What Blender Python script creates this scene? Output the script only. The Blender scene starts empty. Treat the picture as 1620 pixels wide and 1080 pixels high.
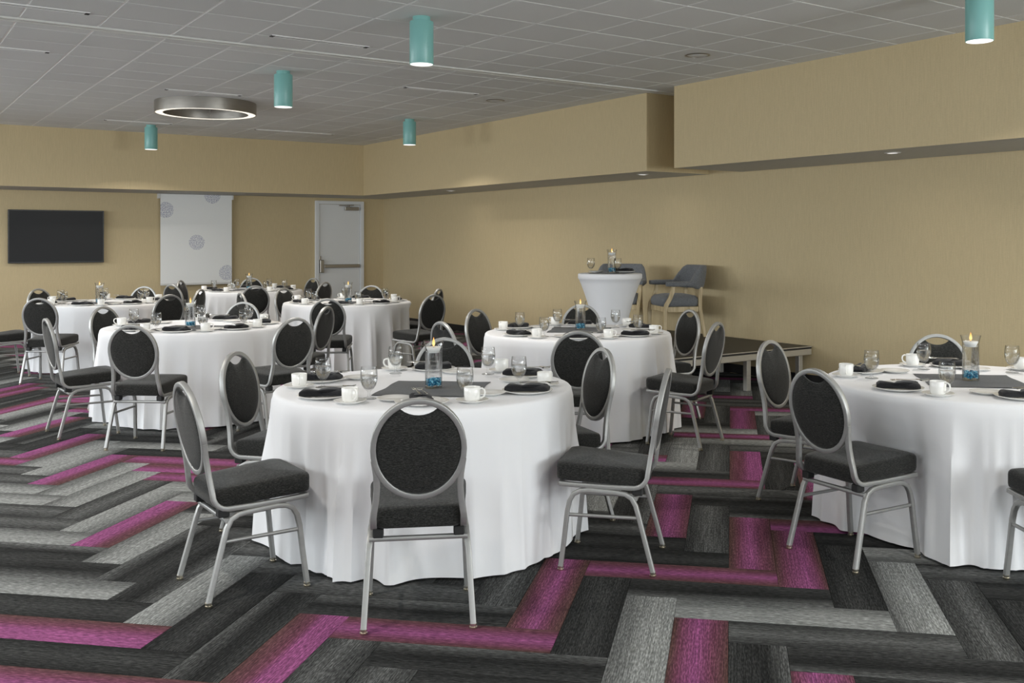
import bpy, math, random
from mathutils import Vector
R = math.radians
PI = math.pi
SC = bpy.context.scene
COL = SC.collection

# ------------------------------------------------------------------ camera, world, exposure
CAM_H, YAW, FPX = 1.5, R(35.2), 1572.0
cam = bpy.data.cameras.new('camera')
cam_ob = bpy.data.objects.new('camera', cam)
COL.objects.link(cam_ob)
cam_ob.location = (0, 0, CAM_H)
cam_ob.rotation_euler = (PI / 2, 0, -YAW)
cam.sensor_width = 36.0
cam.lens = FPX / 1620 * 36
cam.shift_x = -75.0 / 1620
cam.shift_y = -161.4 / 1620
cam.clip_start = 0.05
SC.camera = cam_ob

world = bpy.data.worlds.new('world')
SC.world = world
world.use_nodes = True
world.node_tree.nodes['Background'].inputs[0].default_value = (0.75, 0.85, 1.0, 1)
world.node_tree.nodes['Background'].inputs[1].default_value = 0.3

SC.view_settings.view_transform = 'Standard'
SC.view_settings.look = 'None'
SC.view_settings.gamma = 1.0
SC.view_settings.use_curve_mapping = False
SC.view_settings.exposure = 0.45
PENDANT_W = 16.0
DOWNLIGHT_W = 0.6
FILL_L_W = (90.0, 140.0, 250.0, 280.0)  # power of the added fill lamps, left wall then near wall
FILL_N_W = (60.0, 85.0, 270.0)
RING_W = 26.0

# room
CZ = 3.12          # ceiling
XR, YF = 8.06, 17.18
XL, YN = -3.6, -3.4
SZ = 2.255         # soffit underside


def area_light(name, loc, rot, sx, sy, power, col, parent=None, shape='RECTANGLE', spread=PI):
    l = bpy.data.lights.new(name, 'AREA')
    l.shape = shape
    l.size = sx
    if shape in ('RECTANGLE', 'ELLIPSE'):
        l.size_y = sy
    l.energy = power
    l.color = col
    l.spread = spread
    o = bpy.data.objects.new(name, l)
    COL.objects.link(o)
    o.location = loc
    o.rotation_euler = rot
    if parent:
        o.parent = parent
    return o


# added fill lamps, set in made-up windows of the unseen left and near walls
FILL_WIN_L = [(-0.4, 3.0), (4.0, 7.4), (8.4, 11.8), (12.8, 16.2)]
FILL_WIN_N = [(-2.6, 0.4), (1.2, 4.2), (4.8, 7.6)]
for (y0, y1), wpow in zip(FILL_WIN_L, FILL_L_W):   # fill lamps tilted down to spare the ceiling
    area_light('window_daylight', (XL - 0.45, (y0 + y1) / 2, 1.95), (0, -PI / 2 + R(57), 0), 1.9, y1 - y0 - 0.1, wpow, (0.93, 0.97, 1.0))
for (x0, x1), wpow in zip(FILL_WIN_N, FILL_N_W):
    area_light('window_daylight', ((x0 + x1) / 2, YN - 0.12, 1.65), (PI / 2, 0, 0), x1 - x0 - 0.1, 1.9, wpow, (0.95, 0.98, 1.0))


# ------------------------------------------------------------------ node helpers
def lin(c):
    return tuple(((v / 255) / 12.92 if v / 255 <= 0.04045 else ((v / 255 + 0.055) / 1.055) ** 2.4) for v in c)


class NT:
    def __init__(self, name):
        self.m = bpy.data.materials.new(name)
        self.m.use_nodes = True
        self.n = self.m.node_tree.nodes
        self.l = self.m.node_tree.links
        self.b = self.n['Principled BSDF']
        self.out = self.n['Material Output']

    def new(self, t, **kw):
        o = self.n.new(t)
        for k, v in kw.items():
            setattr(o, k, v)
        return o

    def put(self, sock, v):
        if v is None:
            return
        if hasattr(v, 'bl_rna') and isinstance(v, bpy.types.NodeSocket):
            self.l.new(v, sock)
        else:
            if isinstance(v, tuple) and len(v) == 3 and sock.type == 'RGBA':
                v = (*v, 1)
            sock.default_value = v

    def math(self, op, a, b=None, c=None, clamp=False):
        o = self.new('ShaderNodeMath', operation=op, use_clamp=clamp)
        for i, v in enumerate((a, b, c)):
            self.put(o.inputs[i], v)
        return o.outputs[0]

    def mix(self, f, a, b, blend='MIX'):
        o = self.new('ShaderNodeMix', data_type='RGBA', blend_type=blend)
        self.put(o.inputs[0], f)
        self.put(o.inputs[6], a)
        self.put(o.inputs[7], b)
        return o.outputs[2]

    def ramp(self, f, stops, interp='LINEAR'):
        o = self.new('ShaderNodeValToRGB')
        o.color_ramp.interpolation = interp
        e = o.color_ramp.elements
        while len(e) < len(stops):
            e.new(0.5)
        for el, (p, c) in zip(e, stops):
            el.position = p
            el.color = (*c, 1) if len(c) == 3 else c
        self.put(o.inputs[0], f)
        return o.outputs[0]

    def coord(self, which='Object'):
        return self.new('ShaderNodeTexCoord').outputs[which]

    def mapping(self, vec, scale=(1, 1, 1), loc=(0, 0, 0)):
        o = self.new('ShaderNodeMapping')
        self.put(o.inputs[0], vec)
        self.put(o.inputs['Location'], loc)
        self.put(o.inputs['Scale'], scale)
        return o.outputs[0]

    def noise(self, vec, scale=5.0, detail=2.0, rough=0.5):
        o = self.new('ShaderNodeTexNoise')
        self.put(o.inputs['Vector'], vec)
        o.inputs['Scale'].default_value = scale
        o.inputs['Detail'].default_value = detail
        o.inputs['Roughness'].default_value = rough
        return o.outputs[0]

    def bump(self, h, strength=0.3, dist=0.002):
        o = self.new('ShaderNodeBump')
        o.inputs['Strength'].default_value = strength
        o.inputs['Distance'].default_value = dist
        self.put(o.inputs['Height'], h)
        self.l.new(o.outputs[0], self.b.inputs['Normal'])

    def set(self, **kw):
        for k, v in kw.items():
            self.put(self.b.inputs[k.replace('_', ' ')], v)
        return self


def plain(name, c, rough=0.5, metal=0.0, var=0.06, scale=20.0, **kw):
    """One colour with a little procedural unevenness."""
    t = NT(name)
    n = t.noise(t.coord(), scale, 3.0)
    c2 = tuple(min(1, v * (1 + var)) for v in c)
    c1 = tuple(v * (1 - var) for v in c)
    t.set(Base_Color=t.mix(n, c1, c2), Roughness=rough, Metallic=metal, **kw)
    return t.m


def m_wallpaper():
    t = NT('tan_wallpaper')
    co = t.coord()
    a = t.noise(t.mapping(co, (190, 190, 9)), 1.0, 2.0)
    b = t.noise(t.mapping(co, (60, 60, 260)), 1.0, 2.0)
    c = t.noise(t.mapping(co, (0.5, 0.5, 0.3)), 1.0, 2.0)
    base = t.mix(c, (0.575, 0.465, 0.275), (0.605, 0.495, 0.302))
    f = t.math('ADD', t.math('MULTIPLY', a, 0.6), t.math('MULTIPLY', b, 0.4))
    k = t.ramp(f, [(0.3, (0.90, 0.895, 0.885)), (0.7, (1.06, 1.06, 1.06))])
    t.set(Base_Color=t.mix(1.0, base, k, 'MULTIPLY'), Roughness=0.75)
    t.bump(f, 0.25, 0.001)
    return t.m


def m_fabric(name, c1, c2, c3, sc=1.0):
    t = NT(name)
    co = t.coord()
    a = t.noise(t.mapping(co, (90 * sc, 90 * sc, 520 * sc)), 1.0, 2.0)
    b = t.noise(t.mapping(co, (340 * sc, 340 * sc, 700 * sc)), 1.0, 1.0)
    f = t.math('ADD', t.math('MULTIPLY', a, 0.6), t.math('MULTIPLY', b, 0.4))
    col = t.ramp(f, [(0.36, c1), (0.5, c2), (0.64, c3)])
    t.set(Base_Color=col, Roughness=0.85, Sheen_Weight=0.15, Sheen_Roughness=0.5)
    t.b.inputs['Specular IOR Level'].default_value = 0.15
    t.bump(f, 0.5, 0.0015)
    return t.m


def m_cloth():
    t = NT('white_linen')
    co = t.coord()
    a = t.noise(t.mapping(co, (300, 300, 300)), 1.0, 2.0)
    c = t.noise(t.mapping(co, (5, 5, 2)), 1.0, 3.0)
    t.set(Base_Color=t.mix(c, (0.79, 0.79, 0.81), (0.84, 0.84, 0.85)), Roughness=0.8, Sheen_Weight=0.1)
    t.b.inputs['Specular IOR Level'].default_value = 0.2
    t.bump(t.math('ADD', t.math('MULTIPLY', c, 1.0), t.math('MULTIPLY', a, 0.05)), 0.25, 0.012)
    return t.m


def m_carpet(name, stops, amp=1.0):
    """Ombre carpet plank: colour drifts across the width, fine pile lines run along its length."""
    t = NT(name)
    uv = t.new('ShaderNodeUVMap').outputs[0]
    info = t.new('ShaderNodeObjectInfo').outputs['Random']
    sep = t.new('ShaderNodeSeparateXYZ')
    t.put(sep.inputs[0], uv)
    u, v = sep.outputs[0], sep.outputs[1]
    off = t.math('MULTIPLY', info, 43.0)
    fr = t.math('FRACT', v)
    cmb = t.new('ShaderNodeCombineXYZ')
    t.put(cmb.inputs[0], t.math('ADD', u, off))
    t.put(cmb.inputs[1], t.math('ADD', v, off))
    vec = cmb.outputs[0]
    drift = t.noise(t.mapping(vec, (0.1, 1.3, 1)), 1.0, 1.0)
    f = t.math('ADD', fr, t.math('MULTIPLY', t.math('SUBTRACT', drift, 0.5), 0.6), clamp=True)
    col = t.ramp(f, stops)
    s1 = t.noise(t.mapping(vec, (0.7, 34, 1)), 1.0, 1.0)
    s2 = t.noise(t.mapping(vec, (22, 60, 1)), 1.0, 1.0)
    s3 = t.noise(t.mapping(vec, (7.5, 44, 1)), 1.0, 0.5)
    k = t.math('ADD', t.math('ADD', t.math('MULTIPLY', s1, 0.34), t.math('MULTIPLY', s3, 0.46)), t.math('MULTIPLY', s2, 0.20))
    kk = t.ramp(k, [(0.36, (1 - 0.62 * amp,) * 3), (0.5, (0.9,) * 3), (0.64, (1 + 0.85 * amp,) * 3)])
    t.set(Base_Color=t.mix(1.0, col, kk, 'MULTIPLY'), Roughness=0.95)
    t.b.inputs['Specular IOR Level'].default_value = 0.08
    t.bump(k, 0.4, 0.002)
    return t.m


def m_brushed(name, c, rough=0.35, metal=1.0):
    t = NT(name)
    n = t.noise(t.mapping(t.coord(), (8, 8, 60)), 1.0, 2.0)
    t.set(Base_Color=t.mix(n, tuple(v * 0.9 for v in c), tuple(v * 1.08 for v in c)), Metallic=metal,
          Roughness=t.math('ADD', t.math('MULTIPLY', n, 0.12), rough - 0.06))
    return t.m


def m_glass(name, tint=(1, 1, 1), clear=0.4, ior=1.45):
    t = NT(name)
    g = t.new('ShaderNodeBsdfGlass')
    g.inputs['IOR'].default_value = ior
    g.inputs['Roughness'].default_value = 0.0
    n = t.noise(t.coord(), 30, 1)
    t.put(g.inputs['Color'], t.mix(n, tint, tuple(v * 0.985 for v in tint)))
    tr = t.new('ShaderNodeBsdfTransparent')
    t.put(tr.inputs[0], tint)
    mx = t.new('ShaderNodeMixShader')
    mx.inputs[0].default_value = clear
    t.l.new(g.outputs[0], mx.inputs[1])
    t.l.new(tr.outputs[0], mx.inputs[2])
    t.l.new(mx.outputs[0], t.out.inputs[0])
    return t.m


def m_thin_glass(name):
    t = NT(name)
    lw = t.new('ShaderNodeLayerWeight')
    lw.inputs['Blend'].default_value = 0.5
    n = t.noise(t.coord(), 25, 1)
    tr = t.new('ShaderNodeBsdfTransparent')
    edge = t.math('POWER', lw.outputs['Facing'], 4.0)
    t.put(tr.inputs[0], t.mix(edge, t.mix(n, (0.965, 0.97, 0.97), (0.985, 0.985, 0.985)), (0.55, 0.57, 0.58)))
    gl = t.new('ShaderNodeBsdfGlossy')
    gl.inputs['Roughness'].default_value = 0.03
    mx = t.new('ShaderNodeMixShader')
    t.put(mx.inputs[0], t.math('MULTIPLY_ADD', t.math('POWER', lw.outputs['Facing'], 3.0), 0.50, 0.04, clamp=True))
    t.l.new(tr.outputs[0], mx.inputs[1])
    t.l.new(gl.outputs[0], mx.inputs[2])
    t.l.new(mx.outputs[0], t.out.inputs[0])
    return t.m


def m_emit(name, c, s):
    t = NT(name)
    n = t.noise(t.coord(), 14, 1)
    t.set(Base_Color=(0.8, 0.8, 0.8), Roughness=0.5, Emission_Strength=s,
          Emission_Color=t.mix(n, tuple(v * 0.96 for v in c), c))
    return t.m


def m_flame():
    t = NT('candle_flame')
    sep = t.new('ShaderNodeSeparateXYZ')
    t.put(sep.inputs[0], t.coord('Generated'))
    c = t.ramp(sep.outputs[2], [(0.0, (0.9, 0.45, 0.10)), (0.3, (1.0, 0.72, 0.28)), (0.6, (1.0, 0.55, 0.14)), (1.0, (0.9, 0.30, 0.05))])
    t.set(Base_Color=(0, 0, 0), Emission_Color=c, Emission_Strength=1.15)
    return t.m


def m_wood(name, c1, c2):
    t = NT(name)
    n = t.noise(t.mapping(t.coord(), (30, 30, 3)), 1.0, 3.0)
    t.set(Base_Color=t.ramp(n, [(0.35, c1), (0.65, c2)]), Roughness=0.5)
    return t.m


def m_tile():
    t = NT('ceiling_tile_board')
    co = t.coord()
    n = t.noise(co, 220, 2.0)
    r = t.new('ShaderNodeObjectInfo').outputs['Random']
    base = t.mix(r, (0.72, 0.73, 0.72), (0.765, 0.775, 0.765))
    t.set(Base_Color=t.mix(1.0, base, t.ramp(n, [(0.4, (0.9,) * 3), (0.6, (1.05,) * 3)]), 'MULTIPLY'), Roughness=0.9)
    t.bump(n, 0.2, 0.001)
    return t.m


def m_blind():
    """Off-white roller fabric printed with discs of small blue-grey dashes."""
    t = NT('printed_blind_fabric')
    sep = t.new('ShaderNodeSeparateXYZ')
    t.put(sep.inputs[0], t.coord())
    x, z = sep.outputs[0], sep.outputs[2]
    mask = None
    for cx, cz, r in ((-0.50, -0.265, 0.130), (0.255, -0.012, 0.132), (0.0, -0.80, 0.127), (0.497, -1.315, 0.130), (-0.505, -1.62, 0.132)):
        dx = t.math('SUBTRACT', x, cx)
        dz = t.math('SUBTRACT', z, cz)
        d = t.math('SQRT', t.math('ADD', t.math('MULTIPLY', dx, dx), t.math('MULTIPLY', dz, dz)))
        m = t.math('LESS_THAN', d, r)
        mask = m if mask is None else t.math('MAXIMUM', mask, m)
    v = t.new('ShaderNodeTexVoronoi')
    v.inputs['Scale'].default_value = 1.0
    v.inputs['Randomness'].default_value = 0.45
    v.voronoi_dimensions = '2D'
    cb = t.new('ShaderNodeCombineXYZ')
    t.put(cb.inputs[0], t.math('MULTIPLY', x, 48.0))
    t.put(cb.inputs[1], t.math('MULTIPLY', z, 62.0))
    t.put(v.inputs['Vector'], cb.outputs[0])
    dots = t.math('LESS_THAN', v.outputs['Distance'], 0.33)
    w = t.noise(t.mapping(t.coord(), (400, 400, 400)), 1.0, 1.0)
    base = t.mix(w, (0.80, 0.81, 0.805), (0.88, 0.89, 0.88))
    t.set(Base_Color=t.mix(t.math('MULTIPLY', mask, dots), base, (0.25, 0.26, 0.42)), Roughness=0.8)
    return t.m


M = {}
M['wall'] = m_wallpaper()
M['paint'] = plain('grey_soffit_paint', (0.56, 0.56, 0.54), 0.8)
M['baseboard'] = plain('black_vinyl_base', (0.016, 0.016, 0.018), 0.45)
M['slab'] = plain('concrete_slab', (0.05, 0.05, 0.05), 0.9)
M['tile'] = m_tile()
M['grid'] = plain('white_ceiling_bar', (0.93, 0.93, 0.92), 0.4, 0.0, 0.02)
M['gap'] = plain('shadow_black_board', (0.10, 0.10, 0.10), 0.9)
M['track'] = m_brushed('anodised_track', (0.74, 0.74, 0.71), 0.5, 0.0)
M['dark'] = plain('dark_slot', (0.02, 0.02, 0.02), 0.7)
M['fab'] = m_fabric('charcoal_chair_fabric', (0.0055, 0.0055, 0.005), (0.018, 0.018, 0.0165), (0.050, 0.050, 0.046))
M['bluefab'] = m_fabric('slate_blue_upholstery', (0.085, 0.090, 0.100), (0.160, 0.168, 0.180), (0.275, 0.285, 0.30))
M['silver'] = m_brushed('silver_powder_coat', (0.40, 0.40, 0.39), 0.47, 0.65)
M['chrome'] = m_brushed('polished_steel', (0.80, 0.79, 0.76), 0.15)
M['brass'] = m_brushed('nickel_glide', (0.62, 0.57, 0.47), 0.3)
M['rubber'] = plain('black_rubber', (0.012, 0.012, 0.012), 0.6)
M['cloth'] = m_cloth()
M['spandex'] = plain('white_stretch_cover', (0.80, 0.80, 0.82), 0.6, 0.0, 0.02, 6.0)
M['napkin'] = m_fabric('black_napkin_cloth', (0.008, 0.008, 0.009), (0.014, 0.014, 0.016), (0.026, 0.026, 0.028), 1.5)
M['runner'] = m_fabric('charcoal_square_cloth', (0.018, 0.018, 0.019), (0.030, 0.030, 0.032), (0.048, 0.048, 0.050), 1.2)
M['china'] = plain('white_china', (0.84, 0.83, 0.80), 0.18, 0.0, 0.01)
M['wax'] = plain('white_wax', (0.86, 0.85, 0.82), 0.5, 0.0, 0.02)
M['glass'] = m_thin_glass('clear_glass')
M['water'] = m_glass('water', (0.99, 0.995, 1.0), 0.55, 1.33)
M['flame'] = m_flame()
M['teal'] = plain('teal_lacquer', (0.215, 0.47, 0.445), 0.35, 0.0, 0.03, 6.0)
M['lens'] = m_emit('frosted_lamp_lens', (1.0, 0.97, 0.93), 0.9)
M['ringlens'] = m_emit('frosted_ring_lens', (1.0, 0.93, 0.80), 0.75)
M['nickel'] = m_brushed('brushed_nickel', (0.36, 0.34, 0.31), 0.38)
M['doorpaint'] = plain('white_door_paint', (0.74, 0.755, 0.765), 0.45, 0.0, 0.02, 3.0)
M['blind'] = m_blind()
M['plastic'] = plain('white_plastic', (0.66, 0.66, 0.65), 0.5, 0.0, 0.02)
M['tvframe'] = plain('black_bezel', (0.006, 0.006, 0.006), 0.35)
M['tvscreen'] = plain('black_screen_glass', (0.016, 0.0165, 0.018), 0.42, 0.0, 0.02, 20.0, Specular_IOR_Level=0.25)
M['deck'] = plain('black_stage_deck', (0.014, 0.014, 0.014), 0.5, 0.0, 0.2, 90.0)
M['alu'] = m_brushed('aluminium_trim', (0.62, 0.59, 0.53), 0.4, 0.7)
M['wood'] = m_wood('pale_oak', (0.42, 0.32, 0.17), (0.62, 0.50, 0.31))
M['tabletop'] = m_wood('plywood_tabletop', (0.30, 0.22, 0.13), (0.38, 0.29, 0.18))
t_ = NT('blue_gem_glass')
n_ = t_.noise(t_.coord(), 90, 1)
t_.set(Base_Color=t_.ramp(n_, [(0.40, (0.0, 0.10, 0.22)), (0.5, (0.02, 0.40, 0.66)), (0.60, (0.35, 0.80, 0.95))]), Roughness=0.08)
M['gem'] = t_.m
t_ = NT('window_pane_glass')  # glazing of the made-up fill windows
n_ = t_.noise(t_.coord(), 3, 1)
tr_ = t_.new('ShaderNodeBsdfTransparent')
t_.put(tr_.inputs[0], t_.mix(n_, (0.95, 0.97, 0.97), (0.97, 0.98, 0.98)))
gl_ = t_.new('ShaderNodeBsdfGlossy')
gl_.inputs['Roughness'].default_value = 0.02
mx_ = t_.new('ShaderNodeMixShader')
mx_.inputs[0].default_value = 0.06
t_.l.new(tr_.outputs[0], mx_.inputs[1])
t_.l.new(gl_.outputs[0], mx_.inputs[2])
t_.l.new(mx_.outputs[0], t_.out.inputs[0])
M['pane'] = t_.m
g0, g1, g2, g3 = (0.018, 0.0184, 0.018), (0.039, 0.0398, 0.039), (0.098, 0.100, 0.098), (0.240, 0.247, 0.240)
pk, pd, br = (0.245, 0.072, 0.178), (0.140, 0.048, 0.078), (0.088, 0.046, 0.042)
CARPET = {
    'dark': m_carpet('carpet_dark', [(0.0, g0), (0.5, g1), (1.0, g0)]),
    'dark2': m_carpet('carpet_charcoal', [(0.0, g1), (0.55, g0), (1.0, g2)]),
    'mid': m_carpet('carpet_mid_grey', [(0.0, g1), (0.45, g2), (1.0, g1)]),
    'light': m_carpet('carpet_light_grey', [(0.0, g3), (0.45, g3), (1.0, g2)], 0.8),
    'light2': m_carpet('carpet_silver_grey', [(0.0, g2), (0.6, g3), (1.0, g3)], 0.8),
    'pink': m_carpet('carpet_magenta', [(0.0, br), (0.2, pd), (0.55, pk), (0.85, pd), (1.0, br)], 0.75),
    'pink2': m_carpet('carpet_magenta_to_brown', [(0.0, pk), (0.40, pk), (0.62, pd), (1.0, br)], 0.75),
}


# ------------------------------------------------------------------ mesh helpers
class MB:
    def __init__(self):
        self.v, self.f, self.mi, self.uv = [], [], [], []

    def add(self, vs, fs, mi=0, uvs=None):
        o = len(self.v)
        self.v += [tuple(p) for p in vs]
        for i, f in enumerate(fs):
            self.f.append([o + k for k in f])
            self.mi.append(mi)
            if uvs is not None:
                self.uv.append([uvs[k] for k in f])
        return self

    def box(self, x0, y0, z0, x1, y1, z1, mi=0):
        vs = [(x, y, z) for z in (z0, z1) for y in (y0, y1) for x in (x0, x1)]
        return self.add(vs, [(0, 2, 3, 1), (4, 5, 7, 6), (0, 1, 5, 4), (2, 6, 7, 3), (0, 4, 6, 2), (1, 3, 7, 5)], mi)

    def bbox(self, x0, y0, z0, x1, y1, z1, b, mi=0):
        """box with chamfered edges"""
        vs, fs = [], []
        idx = {}
        lo, hi = (x0, y0, z0), (x1, y1, z1)
        for sx in (0, 1):
            for sy in (0, 1):
                for sz in (0, 1):
                    s = (sx, sy, sz)
                    for ax in range(3):
                        p = []
                        for a in range(3):
                            e = hi[a] if s[a] else lo[a]
                            p.append(e if a == ax else e + (-b if s[a] else b))
                        idx[(s, ax)] = len(vs)
                        vs.append(p)
        for ax in range(3):
            a1, a2 = [a for a in range(3) if a != ax]
            for sd in (0, 1):
                q = []
                for c1, c2 in ((0, 0), (1, 0), (1, 1), (0, 1)):
                    s = [0, 0, 0]
                    s[ax], s[a1], s[a2] = sd, c1, c2
                    q.append(idx[(tuple(s), ax)])
                if (sd == 0) != (ax == 1):
                    q.reverse()
                fs.append(q)
        for ax in range(3):
            a1, a2 = [a for a in range(3) if a != ax]
            for c1 in (0, 1):
                for c2 in (0, 1):
                    s0, s1 = [0, 0, 0], [0, 0, 0]
                    s0[a1] = s1[a1] = c1
                    s0[a2] = s1[a2] = c2
                    s1[ax] = 1
                    s0, s1 = tuple(s0), tuple(s1)
                    fs.append([idx[(s0, a1)], idx[(s1, a1)], idx[(s1, a2)], idx[(s0, a2)]])
        for sx in (0, 1):
            for sy in (0, 1):
                for sz in (0, 1):
                    s = (sx, sy, sz)
                    fs.append([idx[(s, 0)], idx[(s, 1)], idx[(s, 2)]])
        return self.add(vs, fs, mi)

    def lathe(self, prof, n=24, mi=0, cx=0.0, cy=0.0, cap=True):
        vs, fs = [], []
        for r, z in prof:
            for i in range(n):
                a = 2 * PI * i / n
                vs.append((cx + r * math.cos(a), cy + r * math.sin(a), z))
        for j in range(len(prof) - 1):
            for i in range(n):
                k = (i + 1) % n
                fs.append((j * n + i, j * n + k, (j + 1) * n + k, (j + 1) * n + i))
        if cap:
            if prof[0][0] > 1e-6:
                fs.append(tuple(range(n))[::-1])
            if prof[-1][0] > 1e-6:
                fs.append(tuple((len(prof) - 1) * n + i for i in range(n)))
        return self.add(vs, fs, mi)

    def tube(self, path, rx, ry=None, n=8, mi=0, closed=False, up=(0, 0, 1), sq=0.0, radii=None):
        """sweep a rounded section along a path; sq>0 makes the section squarer"""
        ry = rx if ry is None else ry
        P = [Vector(p) for p in path]
        N = len(P)
        vs, fs = [], []
        ref = Vector(up)
        prev = None
        for i in range(N):
            if closed:
                tg = (P[(i + 1) % N] - P[i - 1]).normalized()
            else:
                tg = (P[min(i + 1, N - 1)] - P[max(i - 1, 0)]).normalized()
            if prev is None:
                s = tg.cross(ref)
                if s.length < 1e-4:
                    s = tg.cross(Vector((0, 1, 0.01)))
            else:
                s = prev - tg * prev.dot(tg)
            s.normalize()
            prev = s
            nn = s.cross(tg)
            k = 1.0 if radii is None else radii[i]
            for j in range(n):
                a = 2 * PI * (j + 0.5) / n
                c, d = math.cos(a), math.sin(a)
                if sq:
                    p = 2 / (2 + 6 * sq)
                    c = math.copysign(abs(c) ** p, c)
                    d = math.copysign(abs(d) ** p, d)
                vs.append(P[i] + s * (c * rx * k) + nn * (d * ry * k))
        m = N if closed else N - 1
        for i in range(m):
            for j in range(n):
                a, b = i * n, ((i + 1) % N) * n
                k = (j + 1) % n
                fs.append((a + j, a + k, b + k, b + j))
        if not closed:
            fs.append(tuple(range(n))[::-1])
            fs.append(tuple((N - 1) * n + j for j in range(n)))
        return self.add(vs, fs, mi)

    def rings(self, rings, mi=0, cap0=True, cap1=True, close_cols=True):
        n = len(rings[0])
        vs = [p for r in rings for p in r]
        fs = []
        for i in range(len(rings) - 1):
            for j in range(n if close_cols else n - 1):
                k = (j + 1) % n
                fs.append((i * n + j, i * n + k, (i + 1) * n + k, (i + 1) * n + j))
        if cap0:
            fs.append(tuple(range(n))[::-1])
        if cap1:
            fs.append(tuple((len(rings) - 1) * n + j for j in range(n)))
        return self.add(vs, fs, mi)

    def mesh(self, name, mats, smooth=True, angle=40):
        me = bpy.data.meshes.new(name)
        me.from_pydata(self.v, [], self.f)
        if not isinstance(mats, (list, tuple)):
            mats = [mats]
        for m in mats:
            me.materials.append(m)
        if any(self.mi):
            me.polygons.foreach_set('material_index', self.mi)
        if self.uv:
            ul = me.uv_layers.new(name='UVMap')
            flat = [c for f in self.uv for q in f for c in q]
            ul.data.foreach_set('uv', flat)
        me.update()
        if smooth:
            me.polygons.foreach_set('use_smooth', [True] * len(me.polygons))
            try:
                me.set_sharp_from_angle(angle=R(angle))
            except Exception:
                pass
        return me


def link(name, me, parent=None, loc=(0, 0, 0), rz=0.0, label=None, cat=None, group=None, kind=None):
    o = bpy.data.objects.new(name, me)
    COL.objects.link(o)
    o.location = loc
    o.rotation_euler = (0, 0, rz)
    if parent is not None:
        o.parent = parent
    tag(o, label, cat, group, kind)
    return o


def tag(o, label=None, cat=None, group=None, kind=None):
    if label:
        o['label'] = label
    if cat:
        o['category'] = cat
    if group:
        o['group'] = group
    if kind:
        o['kind'] = kind
    return o


def copy_tree(src, parent=None):
    c = src.copy()
    COL.objects.link(c)
    c.parent = parent
    for ch in list(src.children):
        copy_tree(ch, c)
    return c


PROTO = {}


def place(kind, builder, loc, rz, label, cat, group=None, rot=None):
    """first use keeps the built thing itself, later ones copy it with its parts"""
    if kind not in PROTO:
        PROTO[kind] = builder()
        o = PROTO[kind]
    else:
        o = copy_tree(PROTO[kind])
    for k in ('label', 'category', 'group'):
        if k in o:
            del o[k]
    o.location = loc
    o.rotation_euler = rot if rot else (0, 0, rz)
    return tag(o, label, cat, group)


# ------------------------------------------------------------------ room shell
# floor with herringbone carpet planks, laid at 45 degrees to the walls
floor = link('floor', MB().box(XL, YN, -0.12, XR, YF, -0.006).mesh('floor', M['slab'], False), kind='structure')
PW, PU0, PV0 = 0.2125, -0.01, 3.968
S2 = 2 ** -0.5
KNOWN = {}
for key in [('V', -1, -4), ('H', -7, -2), ('V', -4, -1), ('H', -12, -5), ('H', -3, 2), ('V', 0, 3), ('V', 1, 2), ('V', -2, 5),
            ('V', -33, 20), ('V', -30, 17), ('H', -26, 9), ('H', -19, 10), ('V', -2, 21), ('V', 0, 19), ('H', -3, 26), ('H', -2, 17)]:
    KNOWN[key] = 'pink'
for key in [('H', 1, 6), ('V', -20, 7), ('V', -23, 10), ('V', -26, 13), ('V', -8, -5), ('H', -14, -3), ('V', -15, 2), ('H', -18, 9), ('H', -27, 18), ('H', 0, 23), ('H', -6, 13)]:
    KNOWN[key] = 'pink2'
for key in [('V', -2, -3), ('H', -1, 0), ('V', -4, 7), ('V', -29, 16), ('V', -21, 8), ('H', -16, 7), ('V', -11, -2), ('V', -2, 13), ('H', -19, 2)]:
    KNOWN[key] = 'light'
for key in [('V', 3, 0), ('V', -27, 14), ('V', -19, 6), ('H', -22, 5), ('H', -21, 12), ('H', -16, -1), ('V', -16, 3), ('V', -14, 1)]:
    KNOWN[key] = 'light2'
for key in [('H', 0, -1), ('V', -7, -6), ('V', -6, -7), ('V', 4, -1), ('V', -1, 4), ('V', -17, 4)]:
    KNOWN[key] = 'mid'
for key in [('V', -3, -2), ('V', 2, 1), ('H', -5, 4), ('H', -15, -2), ('V', -10, -3), ('H', 5, 2), ('H', -13, -4)]:
    KNOWN[key] = 'dark'
for key in [('H', -6, -3), ('V', 0, -5), ('H', 1, -2), ('H', -2, 1), ('V', -9, -4), ('H', -17, 0), ('V', -12, -1), ('V', -13, 0), ('H', -18, 1)]:
    KNOWN[key] = 'dark2'
rng = random.Random(11)
ca, sa = math.cos(YAW), math.sin(YAW)


def seen(x, y, z):
    l, d = x * ca - y * sa, x * sa + y * ca
    if d < 0.5:
        return None
    px, py = 885 + FPX * l / d, 378.6 - FPX * (z - CAM_H) / d
    return d if -60 < px < 1680 and -60 < py < 1140 else None


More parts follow.
